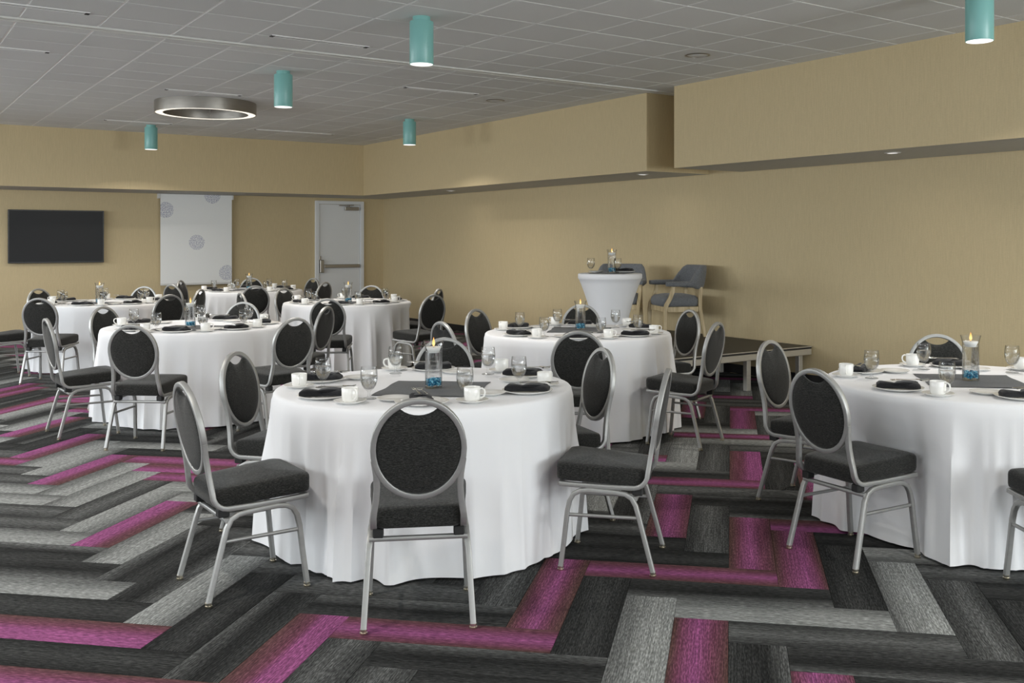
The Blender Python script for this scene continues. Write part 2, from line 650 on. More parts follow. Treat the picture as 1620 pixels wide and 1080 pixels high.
planks = []
for k in range(-75, 20):
    for j in range(-40, 100):
        r = (k + j) % 8
        if r == 3:      # lower cell of a plank laid along v
            key, uc, vc, rot = ('V', k, j), k + 0.5, j + 2.0, R(45)
        elif r == 7:    # left cell of a plank laid along u
            key, uc, vc, rot = ('H', k, j), k + 2.0, j + 0.5, R(-45)
        else:
            continue
        u, v = PU0 + uc * PW, PV0 + vc * PW
        x, y = (u + v) * S2, (v - u) * S2
        if not (XL < x < XR + 0.3 and YN < y < YF + 0.3):
            continue
        q = rng.random()
        kd = KNOWN.get(key) or ('pink' if q < 0.09 else 'pink2' if q < 0.14 else 'light' if q < 0.19 else 'light2' if q < 0.28 else
                                'mid' if q < 0.55 else 'dark2' if q < 0.80 else 'dark')
        planks.append((seen(x, y, 0) or 1e9, x, y, rot, kd, key))
planks.sort()
HX, HY, TH = PW * 2 - 0.0006, PW / 2 - 0.0006, 0.006
plank_me = {}
for kd in CARPET:
    b = 0.0008
    vs = [(-HX, -HY, 0), (HX, -HY, 0), (HX, HY, 0), (-HX, HY, 0), (-HX, -HY, TH - b), (HX, -HY, TH - b), (HX, HY, TH - b), (-HX, HY, TH - b),
          (-HX + b, -HY + b, TH), (HX - b, -HY + b, TH), (HX - b, HY - b, TH), (-HX + b, HY - b, TH)]
    fs = [(8, 9, 10, 11), (4, 5, 9, 8), (5, 6, 10, 9), (6, 7, 11, 10), (7, 4, 8, 11), (0, 1, 5, 4), (1, 2, 6, 5), (2, 3, 7, 6), (3, 0, 4, 7)]
    uvs = [((p[0] + HX) / PW, (p[1] + HY) / (2 * HY) * 0.998 + 0.001) for p in vs]
    plank_me[kd] = (vs, fs, uvs, MB().add(vs, fs, 0, uvs).mesh('carpet_plank', CARPET[kd], False))
rest = MB()
kinds = list(CARPET)
for i, (d, x, y, rot, kd, kk) in enumerate(planks):
    # along V the across axis of local y must run against u
    if i < 300:
        flip = rng.random() < 0.5
        if kd == 'pink2':
            flip = kk[0] == 'V' and kk[1] < -9
        o = link('carpet_plank', plank_me[kd][3], floor, (x, y, -TH), rot + (PI if flip else 0))
    else:
        vs, fs, uvs, _ = plank_me[kd]
        c, s = math.cos(rot), math.sin(rot)
        du, dv = rng.randint(0, 60), rng.randint(0, 60)
        w = [(min(XR, x + p[0] * c - p[1] * s), min(YF, y + p[0] * s + p[1] * c), p[2] - TH) for p in vs]
        rest.add(w, fs, kinds.index(kd), [(a + du, b + dv) for a, b in uvs])
link('far_carpet_planks', rest.mesh('far_carpet_planks', [CARPET[k] for k in kinds], False), floor, kind='stuff')

# walls
link('wall_right', MB().box(XR, YN - 0.2, -0.12, XR + 0.2, YF + 0.2, CZ + 0.3).mesh('wall_right', M['wall'], False), kind='structure')
link('wall_far', MB().box(XL - 0.2, YF, -0.12, XR, YF + 0.2, CZ + 0.3).mesh('wall_far', M['wall'], False), kind='structure')


def wall_with_fill_windows(name, axis, at, a0, a1, wins, sgn):  # out-of-view wall, opened up for the added fill lamps
    b = MB()
    t0, t1 = (at - 0.2, at) if sgn < 0 else (at, at + 0.2)

    def bx(p0, p1, z0, z1):
        if axis == 'y':
            b.box(t0, p0, z0, t1, p1, z1)
        else:
            b.box(p0, t0, z0, p1, t1, z1)
    bx(a0, a1, -0.12, 0.7)
    bx(a0, a1, 2.6, CZ + 0.3)
    e = a0
    for p0, p1 in wins:
        bx(e, p0, 0.7, 2.6)
        e = p1
    bx(e, a1, 0.7, 2.6)
    return link(name, b.mesh(name, M['wall'], False), kind='structure')


wall_with_fill_windows('wall_left', 'y', XL, YN, YF, FILL_WIN_L, -1)
wall_with_fill_windows('wall_near', 'x', YN, XL - 0.2, XR, FILL_WIN_N, -1)
wn = 0  # frames and glazing of invented windows, dressing the fill lamps
for axis, at, wins in (('y', XL, FILL_WIN_L), ('x', YN, FILL_WIN_N)):
    for p0, p1 in wins:
        wn += 1
        fr, gl = MB(), MB()

        def bx(b, q0, q1, z0, z1, d0, d1):
            if axis == 'y':
                b.box(at + d0, q0, z0, at + d1, q1, z1)
            else:
                b.box(q0, at + d0, z0, q1, at + d1, z1)
        for q in (p0, (p0 + p1) / 2 - 0.03, p1 - 0.06):
            bx(fr, q, q + 0.06, 0.7, 2.6, -0.1, -0.03)
        bx(fr, p0 + 0.06, p1 - 0.06, 0.7, 0.76, -0.1, -0.03)
        bx(fr, p0 + 0.06, p1 - 0.06, 2.54, 2.6, -0.1, -0.03)
        w = link('window_%d' % wn, fr.mesh('window_frame', M['doorpaint'], False), kind='structure')
        for q0, q1 in ((p0 + 0.06, (p0 + p1) / 2 - 0.03), ((p0 + p1) / 2 + 0.03, p1 - 0.06)):
            g = MB()
            bx(g, q0, q1, 0.76, 2.54, -0.068, -0.062)
            link('pane', g.mesh('pane', M['pane'], False), w)

# bulkheads round the room: two along the right wall with a slot between them, one along the far wall
SX1, SX2, SYF = 7.12, 7.06, 15.95
SEG1, SEG2 = 8.42, 7.90


def soffit(name, x0, y0, x1, y1):
    b = MB().box(x0, y0, SZ, x1, y1, CZ + 0.05)
    b.mi[0] = 1
    return link(name, b.mesh(name, [M['wall'], M['paint']], False), kind='structure')


soffit('trim_1', SX1, SEG1, XR, YF)
soffit('trim_2', SX2, YN, XR, SEG2)
soffit('trim_3', XL, SYF, SX1, YF)
link('baseboard_right', MB().box(XR - 0.012, YN, 0, XR, YF - 0.012, 0.10).mesh('baseboard', M['baseboard'], False), kind='structure')
link('baseboard_far', MB().box(XL, YF - 0.012, 0, 6.70, YF, 0.10).box(7.67, YF - 0.012, 0, XR, YF, 0.10).mesh('baseboard', M['baseboard'], False), kind='structure')
link('baseboard_left', MB().box(XL, YN, 0, XL + 0.012, YF, 0.10).mesh('baseboard', M['baseboard'], False), kind='structure')

# ceiling: slab, tegular tiles hanging a little below white bars
ceil = link('ceiling', MB().box(XL - 0.2, YN - 0.2, CZ + 0.045, XR, YF, CZ + 0.3).mesh('ceiling', M['gap'], False), kind='structure')
TX = [1.49 + 0.5348 * i for i in range(-10, 13)]
TYN = [7.805 - 0.536 * i for i in range(0, 21)][::-1]
TYF = [8.56 + 0.5415 * i for i in range(0, 16)]
YT0, YT1 = 8.215, 8.352
xs = [XL] + [x for x in TX if XL + 0.05 < x < XR - 0.02] + [XR]
ys_near = [YN] + [y for y in TYN if y > YN + 0.05] + [YT0]
ys_far = [YT1] + [y for y in TYF if y < YF - 0.05] + [YF]
cells = []
for ys in (ys_near, ys_far):
    for y0, y1 in zip(ys[:-1], ys[1:]):
        for x0, x1 in zip(xs[:-1], xs[1:]):
            x1_, y1_ = x1, y1
            if (x0 > SX1 and (y0 > SEG1 or y1 < SEG2)) or (y0 > SYF):
                continue
            xm, ym = (x0 + x1) / 2, (y0 + y1) / 2
            cells.append((seen(xm, ym, CZ) or 1e9, xm, ym, round(x1 - x0, 4), round(y1 - y0, 4)))
cells.sort()
tile_me = {}


def tile_geo(w, h):
    g, b, t = 0.0070, 0.002, 0.014
    X, Y = w / 2 - g, h / 2 - g
    vs = [(-X, -Y, t), (X, -Y, t), (X, Y, t), (-X, Y, t), (-X, -Y, b), (X, -Y, b), (X, Y, b), (-X, Y, b),
          (-X + b, -Y + b, 0), (X - b, -Y + b, 0), (X - b, Y - b, 0), (-X + b, Y - b, 0)]
    fs = [(11, 10, 9, 8), (8, 9, 5, 4), (9, 10, 6, 5), (10, 11, 7, 6), (11, 8, 4, 7), (4, 5, 1, 0), (5, 6, 2, 1), (6, 7, 3, 2), (7, 4, 0, 3), (0, 1, 2, 3)]
    return vs, fs


rest = MB()
for i, (d, x, y, w, h) in enumerate(cells):
    vs, fs = tile_geo(w, h)
    if i < 300:
        if (w, h) not in tile_me:
            tile_me[(w, h)] = MB().add(vs, fs).mesh('ceiling_tile', M['tile'], False)
        link('ceiling_tile', tile_me[(w, h)], ceil, (x, y, CZ))
    else:
        rest.add([(p[0] + x, p[1] + y, p[2] + CZ) for p in vs], fs)
link('far_ceiling_tiles', rest.mesh('far_ceiling_tiles', M['tile'], False), ceil, kind='stuff')
g = MB()
for x in xs[1:-1]:
    g.box(x - 0.0085, YN, CZ + 0.0022, x + 0.0085, YF, CZ + 0.03)
for ys in (ys_near, ys_far):
    for y in ys[1:-1]:
        g.box(XL, y - 0.0085, CZ + 0.0027, XR, y + 0.0085, CZ + 0.029)
link('ceiling_grid', g.mesh('ceiling_grid', M['grid'], False), ceil)
# folding-wall track across the ceiling
tr = link('partition_track', MB().bbox(XL, YT0 + 0.001, CZ - 0.012, XR, YT0 + 0.050, CZ + 0.04, 0.004).bbox(XL, YT1 - 0.038, CZ - 0.010, XR, YT1 - 0.001, CZ + 0.04, 0.004).mesh('partition_track', M['track'], False),
          label='long metal folding-wall track crossing the tiled ceiling', cat='track')
link('slot', MB().box(XL, YT0 + 0.050, CZ + 0.004, XR, YT1 - 0.038, CZ + 0.04).mesh('slot', M['dark'], False), tr)
link('centre_rib', MB().box(XL, YT0 + 0.066, CZ - 0.008, XR, YT0 + 0.076, CZ + 0.004).mesh('centre_rib', M['track'], False), tr)


# linear air diffusers between the tiles
def diffuser(x0, x1, y, label):
    o = link('slot_diffuser', MB().bbox(0, -0.002, -0.006, x1 - x0, 0.012, 0.003, 0.002).bbox(0, 0.058, -0.006, x1 - x0, 0.070, 0.003, 0.002).bbox(0, 0.029, -0.005, x1 - x0, 0.039, 0.003, 0.002).mesh('slot_diffuser', M['grid'], False),
             None, (x0, y, CZ), 0, label, 'air vent', 'linear air vents in the ceiling')
    link('slot', MB().box(0, 0.012, -0.0035, x1 - x0, 0.029, 0.002).box(0, 0.039, -0.0035, x1 - x0, 0.058, 0.002).mesh('slot', M['gap'], False), o)
    for a in (0, x1 - x0 - 0.03):
        link('end_cap', MB().box(a, 0.0, -0.0065, a + 0.03, 0.068, -0.0036).mesh('end_cap', M['dark'], False), o)


diffuser(2.674, 3.507, 7.735, 'linear ceiling vent between the track and the largest teal pendant')
diffuser(0.45, 1.355, 7.735, 'linear ceiling vent at the top left, before the track')
diffuser(0.48, 1.35, 9.545, 'linear ceiling vent at the left edge, beyond the track')
diffuser(4.748, 5.64, 9.55, 'linear ceiling vent beside the far round speaker')
diffuser(2.702, 3.52, 11.17, 'linear ceiling vent just in front of the ring light')
diffuser(2.72, 3.60, 14.51, 'linear ceiling vent above the smallest left pendant')
diffuser(4.768, 5.99, 14.50, 'long linear ceiling vent right of the ring light')


# round ceiling speakers
def speaker(x, y, label):
    o = link('ceiling_speaker', MB().lathe([(0.105, 0.004), (0.112, -0.004), (0.098, -0.008), (0.095, 0.0)], 32, cap=False).mesh('ceiling_speaker', M['nickel']), None, (x, y, CZ), 0, label, 'speaker', 'round ceiling speakers')
    link('grille', MB().lathe([(0.096, -0.001), (0.09, -0.004), (0.0, -0.005)], 32, cap=False).mesh('grille', M['tile']), o)


speaker(6.03, 6.44, 'round ceiling speaker nearest the right bulkhead')
speaker(6.07, 9.90, 'round ceiling speaker beyond the track')


# teal cylinder pendants
def pendant():
    o = link('pendant_light', MB().lathe([(0.084, -0.345), (0.0868, -0.34), (0.0868, -0.040), (0.084, -0.034), (0.064, -0.033)], 40, cap=False).mesh('pendant_light', M['teal']))
    link('canopy', MB().lathe([(0.064, -0.034), (0.064, 0.0)], 32).mesh('canopy', M['teal']), o)
    link('diffuser', MB().lathe([(0.0, -0.347), (0.080, -0.346), (0.085, -0.338)], 40, cap=False).mesh('diffuser', M['lens']), o)
    area_light('pendant_lamp', (0, 0, -0.352), (0, 0, 0), 0.15, 0.15, PENDANT_W, (1.0, 0.95, 0.88), o, 'DISK', R(142))
    return o


for x, y, lb in ((3.355, 6.50, 'largest teal cylinder ceiling light, left of the big front bulkhead'), (3.346, 9.36, 'teal cylinder ceiling light just right of the ring light'),
                 (3.39, 14.85, 'small teal cylinder ceiling light below and left of the ring light'), (6.075, 12.12, 'teal cylinder ceiling light against the right bulkhead'),
                 (5.90, 3.67, 'teal cylinder ceiling light cut by the top right edge'),
                 (0.30, 3.65, 'teal cylinder ceiling light over the left front of the room'), (0.30, 6.5, 'teal cylinder ceiling light out at the left, second row'),  # from here on: extra pendants out of frame, added to light the room
                 (0.30, 9.36, 'teal cylinder ceiling light out at the left, third row'), (0.30, 14.85, 'teal cylinder ceiling light out at the left, far row'), (3.35, 0.6, 'teal cylinder ceiling light behind the camera')):
    place('pendant', pendant, (x, y, CZ), 0, lb, 'ceiling light', 'teal cylinder pendants')

# ring light
ring = link('ring_light', MB().lathe([(0.480, -0.128), (0.480, 0.0), (0.572, 0.0), (0.574, -0.06), (0.572, -0.134), (0.562, -0.134)], 72, cap=False).mesh('ring_light', M['nickel'], True, 30),
            None, (3.37, 12.05, CZ - 0.001), 0, 'large brushed metal ring light mounted on the ceiling', 'ceiling light')
link('diffuser', MB().lathe([(0.562, -0.131), (0.480, -0.131)], 72, cap=False).mesh('diffuser', M['ringlens']), ring)
for a in (-0.62, 1.2, 2.9, 4.4):
    c, s = math.cos(a), math.sin(a)
    link('seam', MB().box(0.476 * c - 0.003, 0.476 * s - 0.003, -0.128, 0.476 * c + 0.003, 0.476 * s + 0.003, -0.002).mesh('seam', M['chrome'], False), ring)
for a in range(6):
    c, s = math.cos(a * PI / 3), math.sin(a * PI / 3)
    area_light('ring_lamp', (0.52 * c, 0.52 * s, -0.134), (0, 0, 0), 0.07, 0.07, RING_W / 6, (1.0, 0.92, 0.8), ring, 'DISK', R(170))


# recessed downlights under the bulkheads
def downlight():
    o = link('recessed_downlight', MB().lathe([(0.045, 0.0), (0.048, -0.006), (0.068, -0.004), (0.070, 0.0)], 28, cap=False).mesh('recessed_downlight', M['plastic']))
    link('lens', MB().lathe([(0.0, -0.0035), (0.046, -0.003)], 28, cap=False).mesh('lens', M['lens']), o)
    area_light('downlight_lamp', (0, 0, -0.0075), (0, 0, 0), 0.085, 0.085, DOWNLIGHT_W, (1.0, 0.93, 0.84), o, 'DISK', R(150))
    return o


for x, y, lb in ((7.50, 13.55, 'round downlight under the far bulkhead'), (7.44, 8.87, 'round downlight by the step between the bulkheads'), (7.36, 5.40, 'round downlight under the large front bulkhead'),
                 (7.36, 1.9, 'round downlight under the front bulkhead, out of view')):
    place('downlight', downlight, (x, y, SZ), 0, lb, 'downlight', 'bulkhead downlights')

# ------------------------------------------------------------------ far wall: door, blind, television
DX0, DX1, DZ = 6.72, 7.655, 2.20
b = MB()
b.bbox(DX0, YF - 0.05, 0, DX0 + 0.065, YF, DZ, 0.004).bbox(DX1 - 0.065, YF - 0.05, 0, DX1, YF, DZ, 0.004).bbox(DX0 + 0.065, YF - 0.05, DZ - 0.06, DX1 - 0.065, YF, DZ, 0.004)
door = link('door_1', b.mesh('door_frame', M['doorpaint'], False), kind='structure')
link('leaf', MB().bbox(DX0 + 0.068, YF - 0.022, 0.012, DX1 - 0.068, YF - 0.002, DZ - 0.064, 0.003).mesh('leaf', M['doorpaint'], False), door)
bar = link('panic_bar', MB().bbox(DX0 + 0.15, YF - 0.085, 0.985, DX1 - 0.10, YF - 0.045, 1.045, 0.006).bbox(DX0 + 0.16, YF - 0.05, 0.998, DX1 - 0.11, YF - 0.02, 1.032, 0.003).mesh('panic_bar', M['nickel'], False), door)
link('latch_case', MB().bbox(DX0 + 0.072, YF - 0.09, 0.90, DX0 + 0.145, YF - 0.022, 1.13, 0.008).mesh('latch_case', M['nickel'], False), bar)
link('strike_plate', MB().bbox(DX0 + 0.068, YF - 0.06, 1.13, DX0 + 0.10, YF - 0.022, 1.20, 0.004).mesh('strike_plate', M['nickel'], False), bar)
cl = link('door_closer', MB().bbox(DX1 - 0.38, YF - 0.075, 2.03, DX1 - 0.11, YF - 0.022, 2.095, 0.006).mesh('door_closer', M['nickel'], False), door)
link('arm', MB().bbox(DX1 - 0.50, YF - 0.09, 2.108, DX1 - 0.29, YF - 0.07, 2.126, 0.003).bbox(DX1 - 0.33, YF - 0.09, 2.09, DX1 - 0.30, YF - 0.06, 2.12, 0.003).bbox(DX1 - 0.33, YF - 0.1, 2.118, DX1 - 0.22, YF - 0.05, 2.138, 0.003).mesh('arm', M['nickel'], False), cl)

BX0, BX1, BZ0, BZ1 = 4.044, 5.205, 0.742, 2.25
bl = link('roller_blind', MB().box(-(BX1 - BX0) / 2, -0.004, BZ0 - BZ1 + 0.02, (BX1 - BX0) / 2, 0.0, 0.0).mesh('roller_blind', M['blind'], False), None, ((BX0 + BX1) / 2, YF - 0.10, BZ1),
          0, 'off-white roller blind printed with dotted blue discs, on the far wall', 'blind')
link('hem_bar', MB().bbox(-(BX1 - BX0) / 2, -0.010, BZ0 - BZ1, (BX1 - BX0) / 2, 0.008, BZ0 - BZ1 + 0.035, 0.004).mesh('hem_bar', M['plastic'], False), bl)
link('roller', MB().tube([(-(BX1 - BX0) / 2, 0.035, -0.035), ((BX1 - BX0) / 2, 0.035, -0.035)], 0.033, n=16).mesh('roller', M['plastic']), bl)
for s in (-1, 1):
    e = s * (BX1 - BX0) / 2
    link('bracket', MB().bbox(min(e, e + s * 0.03), -0.01, -0.075, max(e, e + s * 0.03), 0.10, 0.002, 0.003).mesh('bracket', M['plastic'], False), bl)

tv = link('television', MB().bbox(1.85, YF - 0.075, 1.135, 3.195, YF - 0.035, 1.955, 0.004).mesh('television', M['tvframe'], False), None, (0, 0, 0), 0, 'flat black television mounted on the far wall', 'television')
link('screen', MB().box(1.865, YF - 0.0765, 1.155, 3.180, YF - 0.0752, 1.940).mesh('screen', M['tvscreen'], False), tv)
link('wall_mount', MB().box(2.2, YF - 0.035, 1.35, 2.85, YF - 0.001, 1.75).mesh('wall_mount', M['dark'], False), tv)

# ------------------------------------------------------------------ stage riser
GX0, GX1, GY0, GY1, GZ = 5.90, 8.04, 6.88, 9.52, 0.40
st = bpy.data.objects.new('stage_riser', None)
COL.objects.link(st)
st.location = (GX0, GY0, 0)
tag(st, 'low black stage riser with silver edge trim against the right wall', 'stage')
sw, sd = GX1 - GX0, GY1 - GY0
link('deck', MB().bbox(0, 0, GZ - 0.026, sw, sd, GZ, 0.003).mesh('deck', M['deck'], False), st)
for n_, bx in (('edge_trim', (0, 0.0, sw, 0.03)), ('edge_trim', (0, sd - 0.03, sw, sd)), ('edge_trim', (0, 0.03, 0.03, sd - 0.03)), ('edge_trim', (sw - 0.03, 0.03, sw, sd - 0.03))):
    link(n_, MB().bbox(bx[0], bx[1], GZ - 0.088, bx[2], bx[3], GZ - 0.0265, 0.004).mesh('edge_trim', M['alu'], False), st)
link('top_edging', MB().box(0.004, -0.004, GZ - 0.008, sw, -0.0005, GZ + 0.001).mesh('top_edging', M['alu'], False), st)
for x in (0.22, 1.30, 2.06):
    for y in (0.10, 1.25, 2.4):
        link('leg', MB().bbox(x - 0.028, y - 0.028, 0, x + 0.028, y + 0.028, GZ - 0.03, 0.004).mesh('leg', M['alu'], False), st)


# ------------------------------------------------------------------ banquet chair (faces +Y)
OZ, OA, OB = 0.702, 0.172, 0.188           # oval centre height and half axes of the tube line


def rec(z):                                # backward lean of the back
    t = z - 0.45
    return -0.188 - 0.15 * t - 0.05 * t * t


def build_chair():
    root = bpy.data.objects.new('banquet_chair', None)
    COL.objects.link(root)
    # back frame: oval hoop, stiles that run down and sweep forward as side rails
    b = MB()
    n = 40
    hoop = []
    for i in range(n):
        a = 2 * PI * i / n
        z = OZ + OB * math.sin(a)
        hoop.append((OA * math.cos(a), rec(z), z))
    b.tube(hoop, 0.0110, 0.0125, 12, closed=True, up=(0, 1, 0), sq=0.9)
    for s in (-1, 1):
        p = [(s * 0.1685, rec(0.66), 0.66), (s * 0.1600, rec(0.60), 0.60), (s * 0.1585, rec(0.55), 0.55), (s * 0.1625, rec(0.50), 0.50), (s * 0.170, rec(0.455), 0.455)]
        for k in range(1, 6):
            a = k / 5 * PI / 2 * 0.95
            p.append((s * 0.173, -0.188 + 0.065 * (1 - math.cos(a)), 0.447 - 0.066 * math.sin(a)))
        p += [(s * 0.176, -0.02, 0.381), (s * 0.184, 0.14, 0.386), (s * 0.186, 0.215, 0.390)]
        b.tube(p, 0.0105, 0.0125, 12, up=(1, 0, 0), sq=0.9)
    b.tube([(-0.186, 0.213, 0.390), (0.186, 0.213, 0.390)], 0.010, n=8, sq=0.3)
    link('back_frame', b.mesh('back_frame', M['silver'], True, 50), root)
    # backrest pad with the hand-hole cut out at its top
    N = 56
    IA, IB = OA - 0.008, OB - 0.008
    out = []
    for i in range(N):
        a = 2 * PI * i / N
        x, z = IA * math.cos(a), IB * math.sin(a)
        ang = abs(a - PI / 2)
        if ang < 0.46:
            xe = IA * math.sin(0.46)
            ze = IB * math.cos(0.46)
            q = x / xe
            z = min(z, ze - 0.030 * (1 - q * q) ** 0.8)
        out.append((x, z))
    cz = -0.012
    prof = [(0.0, 0.040), (0.35, 0.039), (0.65, 0.036), (0.85, 0.030), (0.95, 0.022), (0.99, 0.014)]

    def ringp(k, y):
        return [(x * k, rec(OZ + cz + (z - cz) * k) + y, OZ + cz + (z - cz) * k) for x, z in out]
    rings = []
    for k, t in prof[1:]:
        rings.append(ringp(k, t * 0.62 - 0.002))
    rings.append(ringp(1.0, 0.002))
    for k, t in prof[1:][::-1]:
        rings.append(ringp(k, -t * 0.55 + 0.002))
    b = MB()
    b.rings([r[::-1] for r in rings], 0, False, False)
    m = len(b.v)
    b.v += [(0, rec(OZ + cz) + 0.040 * 0.62, OZ + cz), (0, rec(OZ + cz) - 0.040 * 0.55, OZ + cz)]
    last = (len(rings) - 1) * N
    for i in range(N):
        k = (i + 1) % N
        b.f.append([m, k, i]); b.mi.append(0)
        b.f.append([m + 1, last + i, last + k]); b.mi.append(0)
    link('backrest', b.mesh('backrest', M['fab'], True, 60), root)
    # seat cushion
    outl = []
    K = 12
    for cx, cy, rr, a0 in ((0.158, 0.190, 0.042, 0), (-0.158, 0.190, 0.042, 90), (-0.132, -0.133, 0.042, 180), (0.132, -0.133, 0.042, 270)):
        for i in range(K // 2 + 1):
            a = R(a0 + 90 * i / (K // 2))
            outl.append((cx + rr * math.cos(a), cy + rr * math.sin(a)))
    mid = (0.0, 0.03)

    def sr(k, z, crown=0.0):
        return [(mid[0] + (x - mid[0]) * k, mid[1] + (y - mid[1]) * k, z + 0.012 * (y - mid[1]) / 0.2) for x, y in outl]
    rings = [sr(0.95, 0.396), sr(0.99, 0.400), sr(1.0, 0.412), sr(1.0, 0.452), sr(0.992, 0.463), sr(0.965, 0.471), sr(0.87, 0.477), sr(0.6, 0.483), sr(0.25, 0.485)]
    b = MB().rings(rings)
    link('seat', b.mesh('seat', M['fab'], True, 60), root)
    # legs: each side is a bent hoop, front and rear halves
    for s in (-1, 1):
        fr = [(s * 0.205, 0.205, 0.018), (s * 0.199, 0.190, 0.14), (s * 0.193, 0.176, 0.27), (s * 0.190, 0.166, 0.315), (s * 0.188, 0.148, 0.345), (s * 0.187, 0.118, 0.361), (s * 0.186, 0.08, 0.365), (s * 0.186, 0.015, 0.362)]
        re = [(s * 0.208, -0.215, 0.018), (s * 0.201, -0.182, 0.14), (s * 0.194, -0.148, 0.265), (s * 0.191, -0.136, 0.305), (s * 0.188, -0.117, 0.338), (s * 0.187, -0.088, 0.354), (s * 0.186, -0.05, 0.359), (s * 0.186, 0.015, 0.362)]
        for p in (fr, re):
            lg = link('leg', MB().tube(p, 0.0105, 0.0115, 12, up=(1, 0, 0), sq=0.9).mesh('leg', M['silver'], True, 50), root)
            f = p[0]
            link('glide', MB().lathe([(0.0135, 0.0), (0.0150, 0.004), (0.0150, 0.008), (0.011, 0.0085), (0.011, 0.012), (0.0135, 0.0125), (0.0135, 0.021)], 12).mesh('glide', M['brass']), lg, (f[0], f[1], 0))
        link('stretcher', MB().tube([(s * 0.1935, 0.178, 0.252), (s * 0.1950, -0.151, 0.252)], 0.0075, n=8, sq=0.3).mesh('stretcher', M['silver'], True, 50), root)
        link('stacking_bumper', MB().bbox(min(s * 0.135, s * 0.176), -0.165, 0.347, max(s * 0.135, s * 0.176), -0.118, 0.382, 0.004).mesh('stacking_bumper', M['rubber'], False), root)
    link('cross_bar', MB().tube([(-0.190, -0.134, 0.336), (0.190, -0.134, 0.336)], 0.0095, 0.0095, 8, up=(0, 1, 0), sq=0.4).mesh('cross_bar', M['silver'], True, 50), root)
    return root


TABLES = {'T1': (2.372, 4.555), 'T2': (4.80, 3.03), 'T3': (4.76, 6.49), 'T4': (2.375, 8.83), 'T5': (2.38, 12.75), 'T6': (4.72, 14.6), 'T7': (4.79, 11.19)}
TNAME = {'T1': 'front centre table', 'T2': 'right-edge table', 'T3': 'table before stage', 'T4': 'left middle table',
         'T5': 'far left table', 'T6': 'rearmost table', 'T7': 'table before door'}
# table, seat, x, y, facing (degrees)
CHAIRS = [
    ('T1', 'front', 1.851, 3.611, 63.0), ('T1', 'left', 1.377, 4.344, 1.0), ('T1', 'leftback', 1.823, 5.148, -47.2), ('T1', 'back', 2.78, 5.15, -124.6), ('T1', 'rightback', 3.113, 4.407, 168.7), ('T1', 'right', 2.894, 3.672, 133.0),
    ('T2', 'left', 3.889, 3.073, -4.0), ('T2', 'leftback', 4.487, 3.855, -76.0), ('T2', 'back', 5.396, 3.589, -136.8), ('T2', 'front', 4.22, 2.17, 60.0),
    ('T3', 'left', 3.745, 6.451, 2.2), ('T3', 'leftback', 4.46, 7.191, -66.9), ('T3', 'back', 5.313, 7.199, -128.0), ('T3', 'rightback', 5.564, 6.35, 170.1), ('T3', 'right', 4.992, 5.473, 114.0), ('T3', 'front', 4.016, 5.47, 53.9),
    ('T4', 'front', 1.735, 7.667, 51.0), ('T4', 'left', 1.428, 8.444, 3.0), ('T4', 'leftback', 1.943, 9.424, -54.0), ('T4', 'back', 2.85, 9.36, -132.2), ('T4', 'right', 2.676, 7.649, 104.3), ('T4', 'rightback', 3.259, 8.676, 132.0),
    ('T5', 'front', 1.656, 11.643, 56.8), ('T5', 'leftback', 1.943, 13.403, -56.2), ('T5', 'back', 2.826, 13.271, -130.6), ('T5', 'right', 2.708, 11.567, 105.5), ('T5', 'rightback', 3.175, 12.478, 142.0), ('T5', 'left', 1.30, 12.42, 8.0),
    ('T6', 'left', 3.652, 13.959, 27.3), ('T6', 'leftback', 4.071, 14.97, -36.8), ('T6', 'front', 4.289, 13.085, 73.8), ('T6', 'back', 4.95, 15.25, -108.4), ('T6', 'rightback', 5.523, 14.743, -163.5), ('T6', 'right', 5.259, 13.623, 122.5),
    ('T7', 'back', 5.318, 11.834, -129.4), ('T7', 'front', 4.024, 9.839, 60.4), ('T7', 'right', 5.078, 9.909, 102.7), ('T7', 'rightback', 5.605, 10.925, 130.0), ('T7', 'leftback', 4.439, 11.837, -61.6), ('T7', 'left', 3.77, 11.191, 0.0)]
SEAT = {'front': 'nearest the camera', 'left': 'at the near left', 'leftback': 'at the far left', 'back': 'on the far side', 'rightback': 'at the far right', 'right': 'at the near right'}
for t, s, x, y, fa in CHAIRS:
    place('chair', build_chair, (x, y, 0), R(fa - 90), 'charcoal oval-back banquet chair %s of the %s' % (SEAT[s], TNAME[t]), 'chair', 'charcoal banquet chairs at the round tables')

# ------------------------------------------------------------------ tables and cloths
TR, TZ = 0.742, 0.753


def build_table():
    root = bpy.data.objects.new('banquet_table', None)
    COL.objects.link(root)
    link('tabletop', MB().lathe([(0.715, 0.726), (0.728, 0.730), (0.728, 0.745), (0.72, 0.747)], 48).mesh('tabletop', M['tabletop']), root)
    for s in (-1, 1):
        for q in (-1, 1):
            link('leg', MB().tube([(s * 0.30, q * 0.22, 0.727), (s * 0.30, q * 0.24, 0.40), (s * 0.30, q * 0.27, 0.0)], 0.012, n=8).mesh('leg', M['silver']), root)
    return root


def smooth(a, b, x):
    t = max(0.0, min(1.0, (x - a) / (b - a)))
    return t * t * (3 - 2 * t)


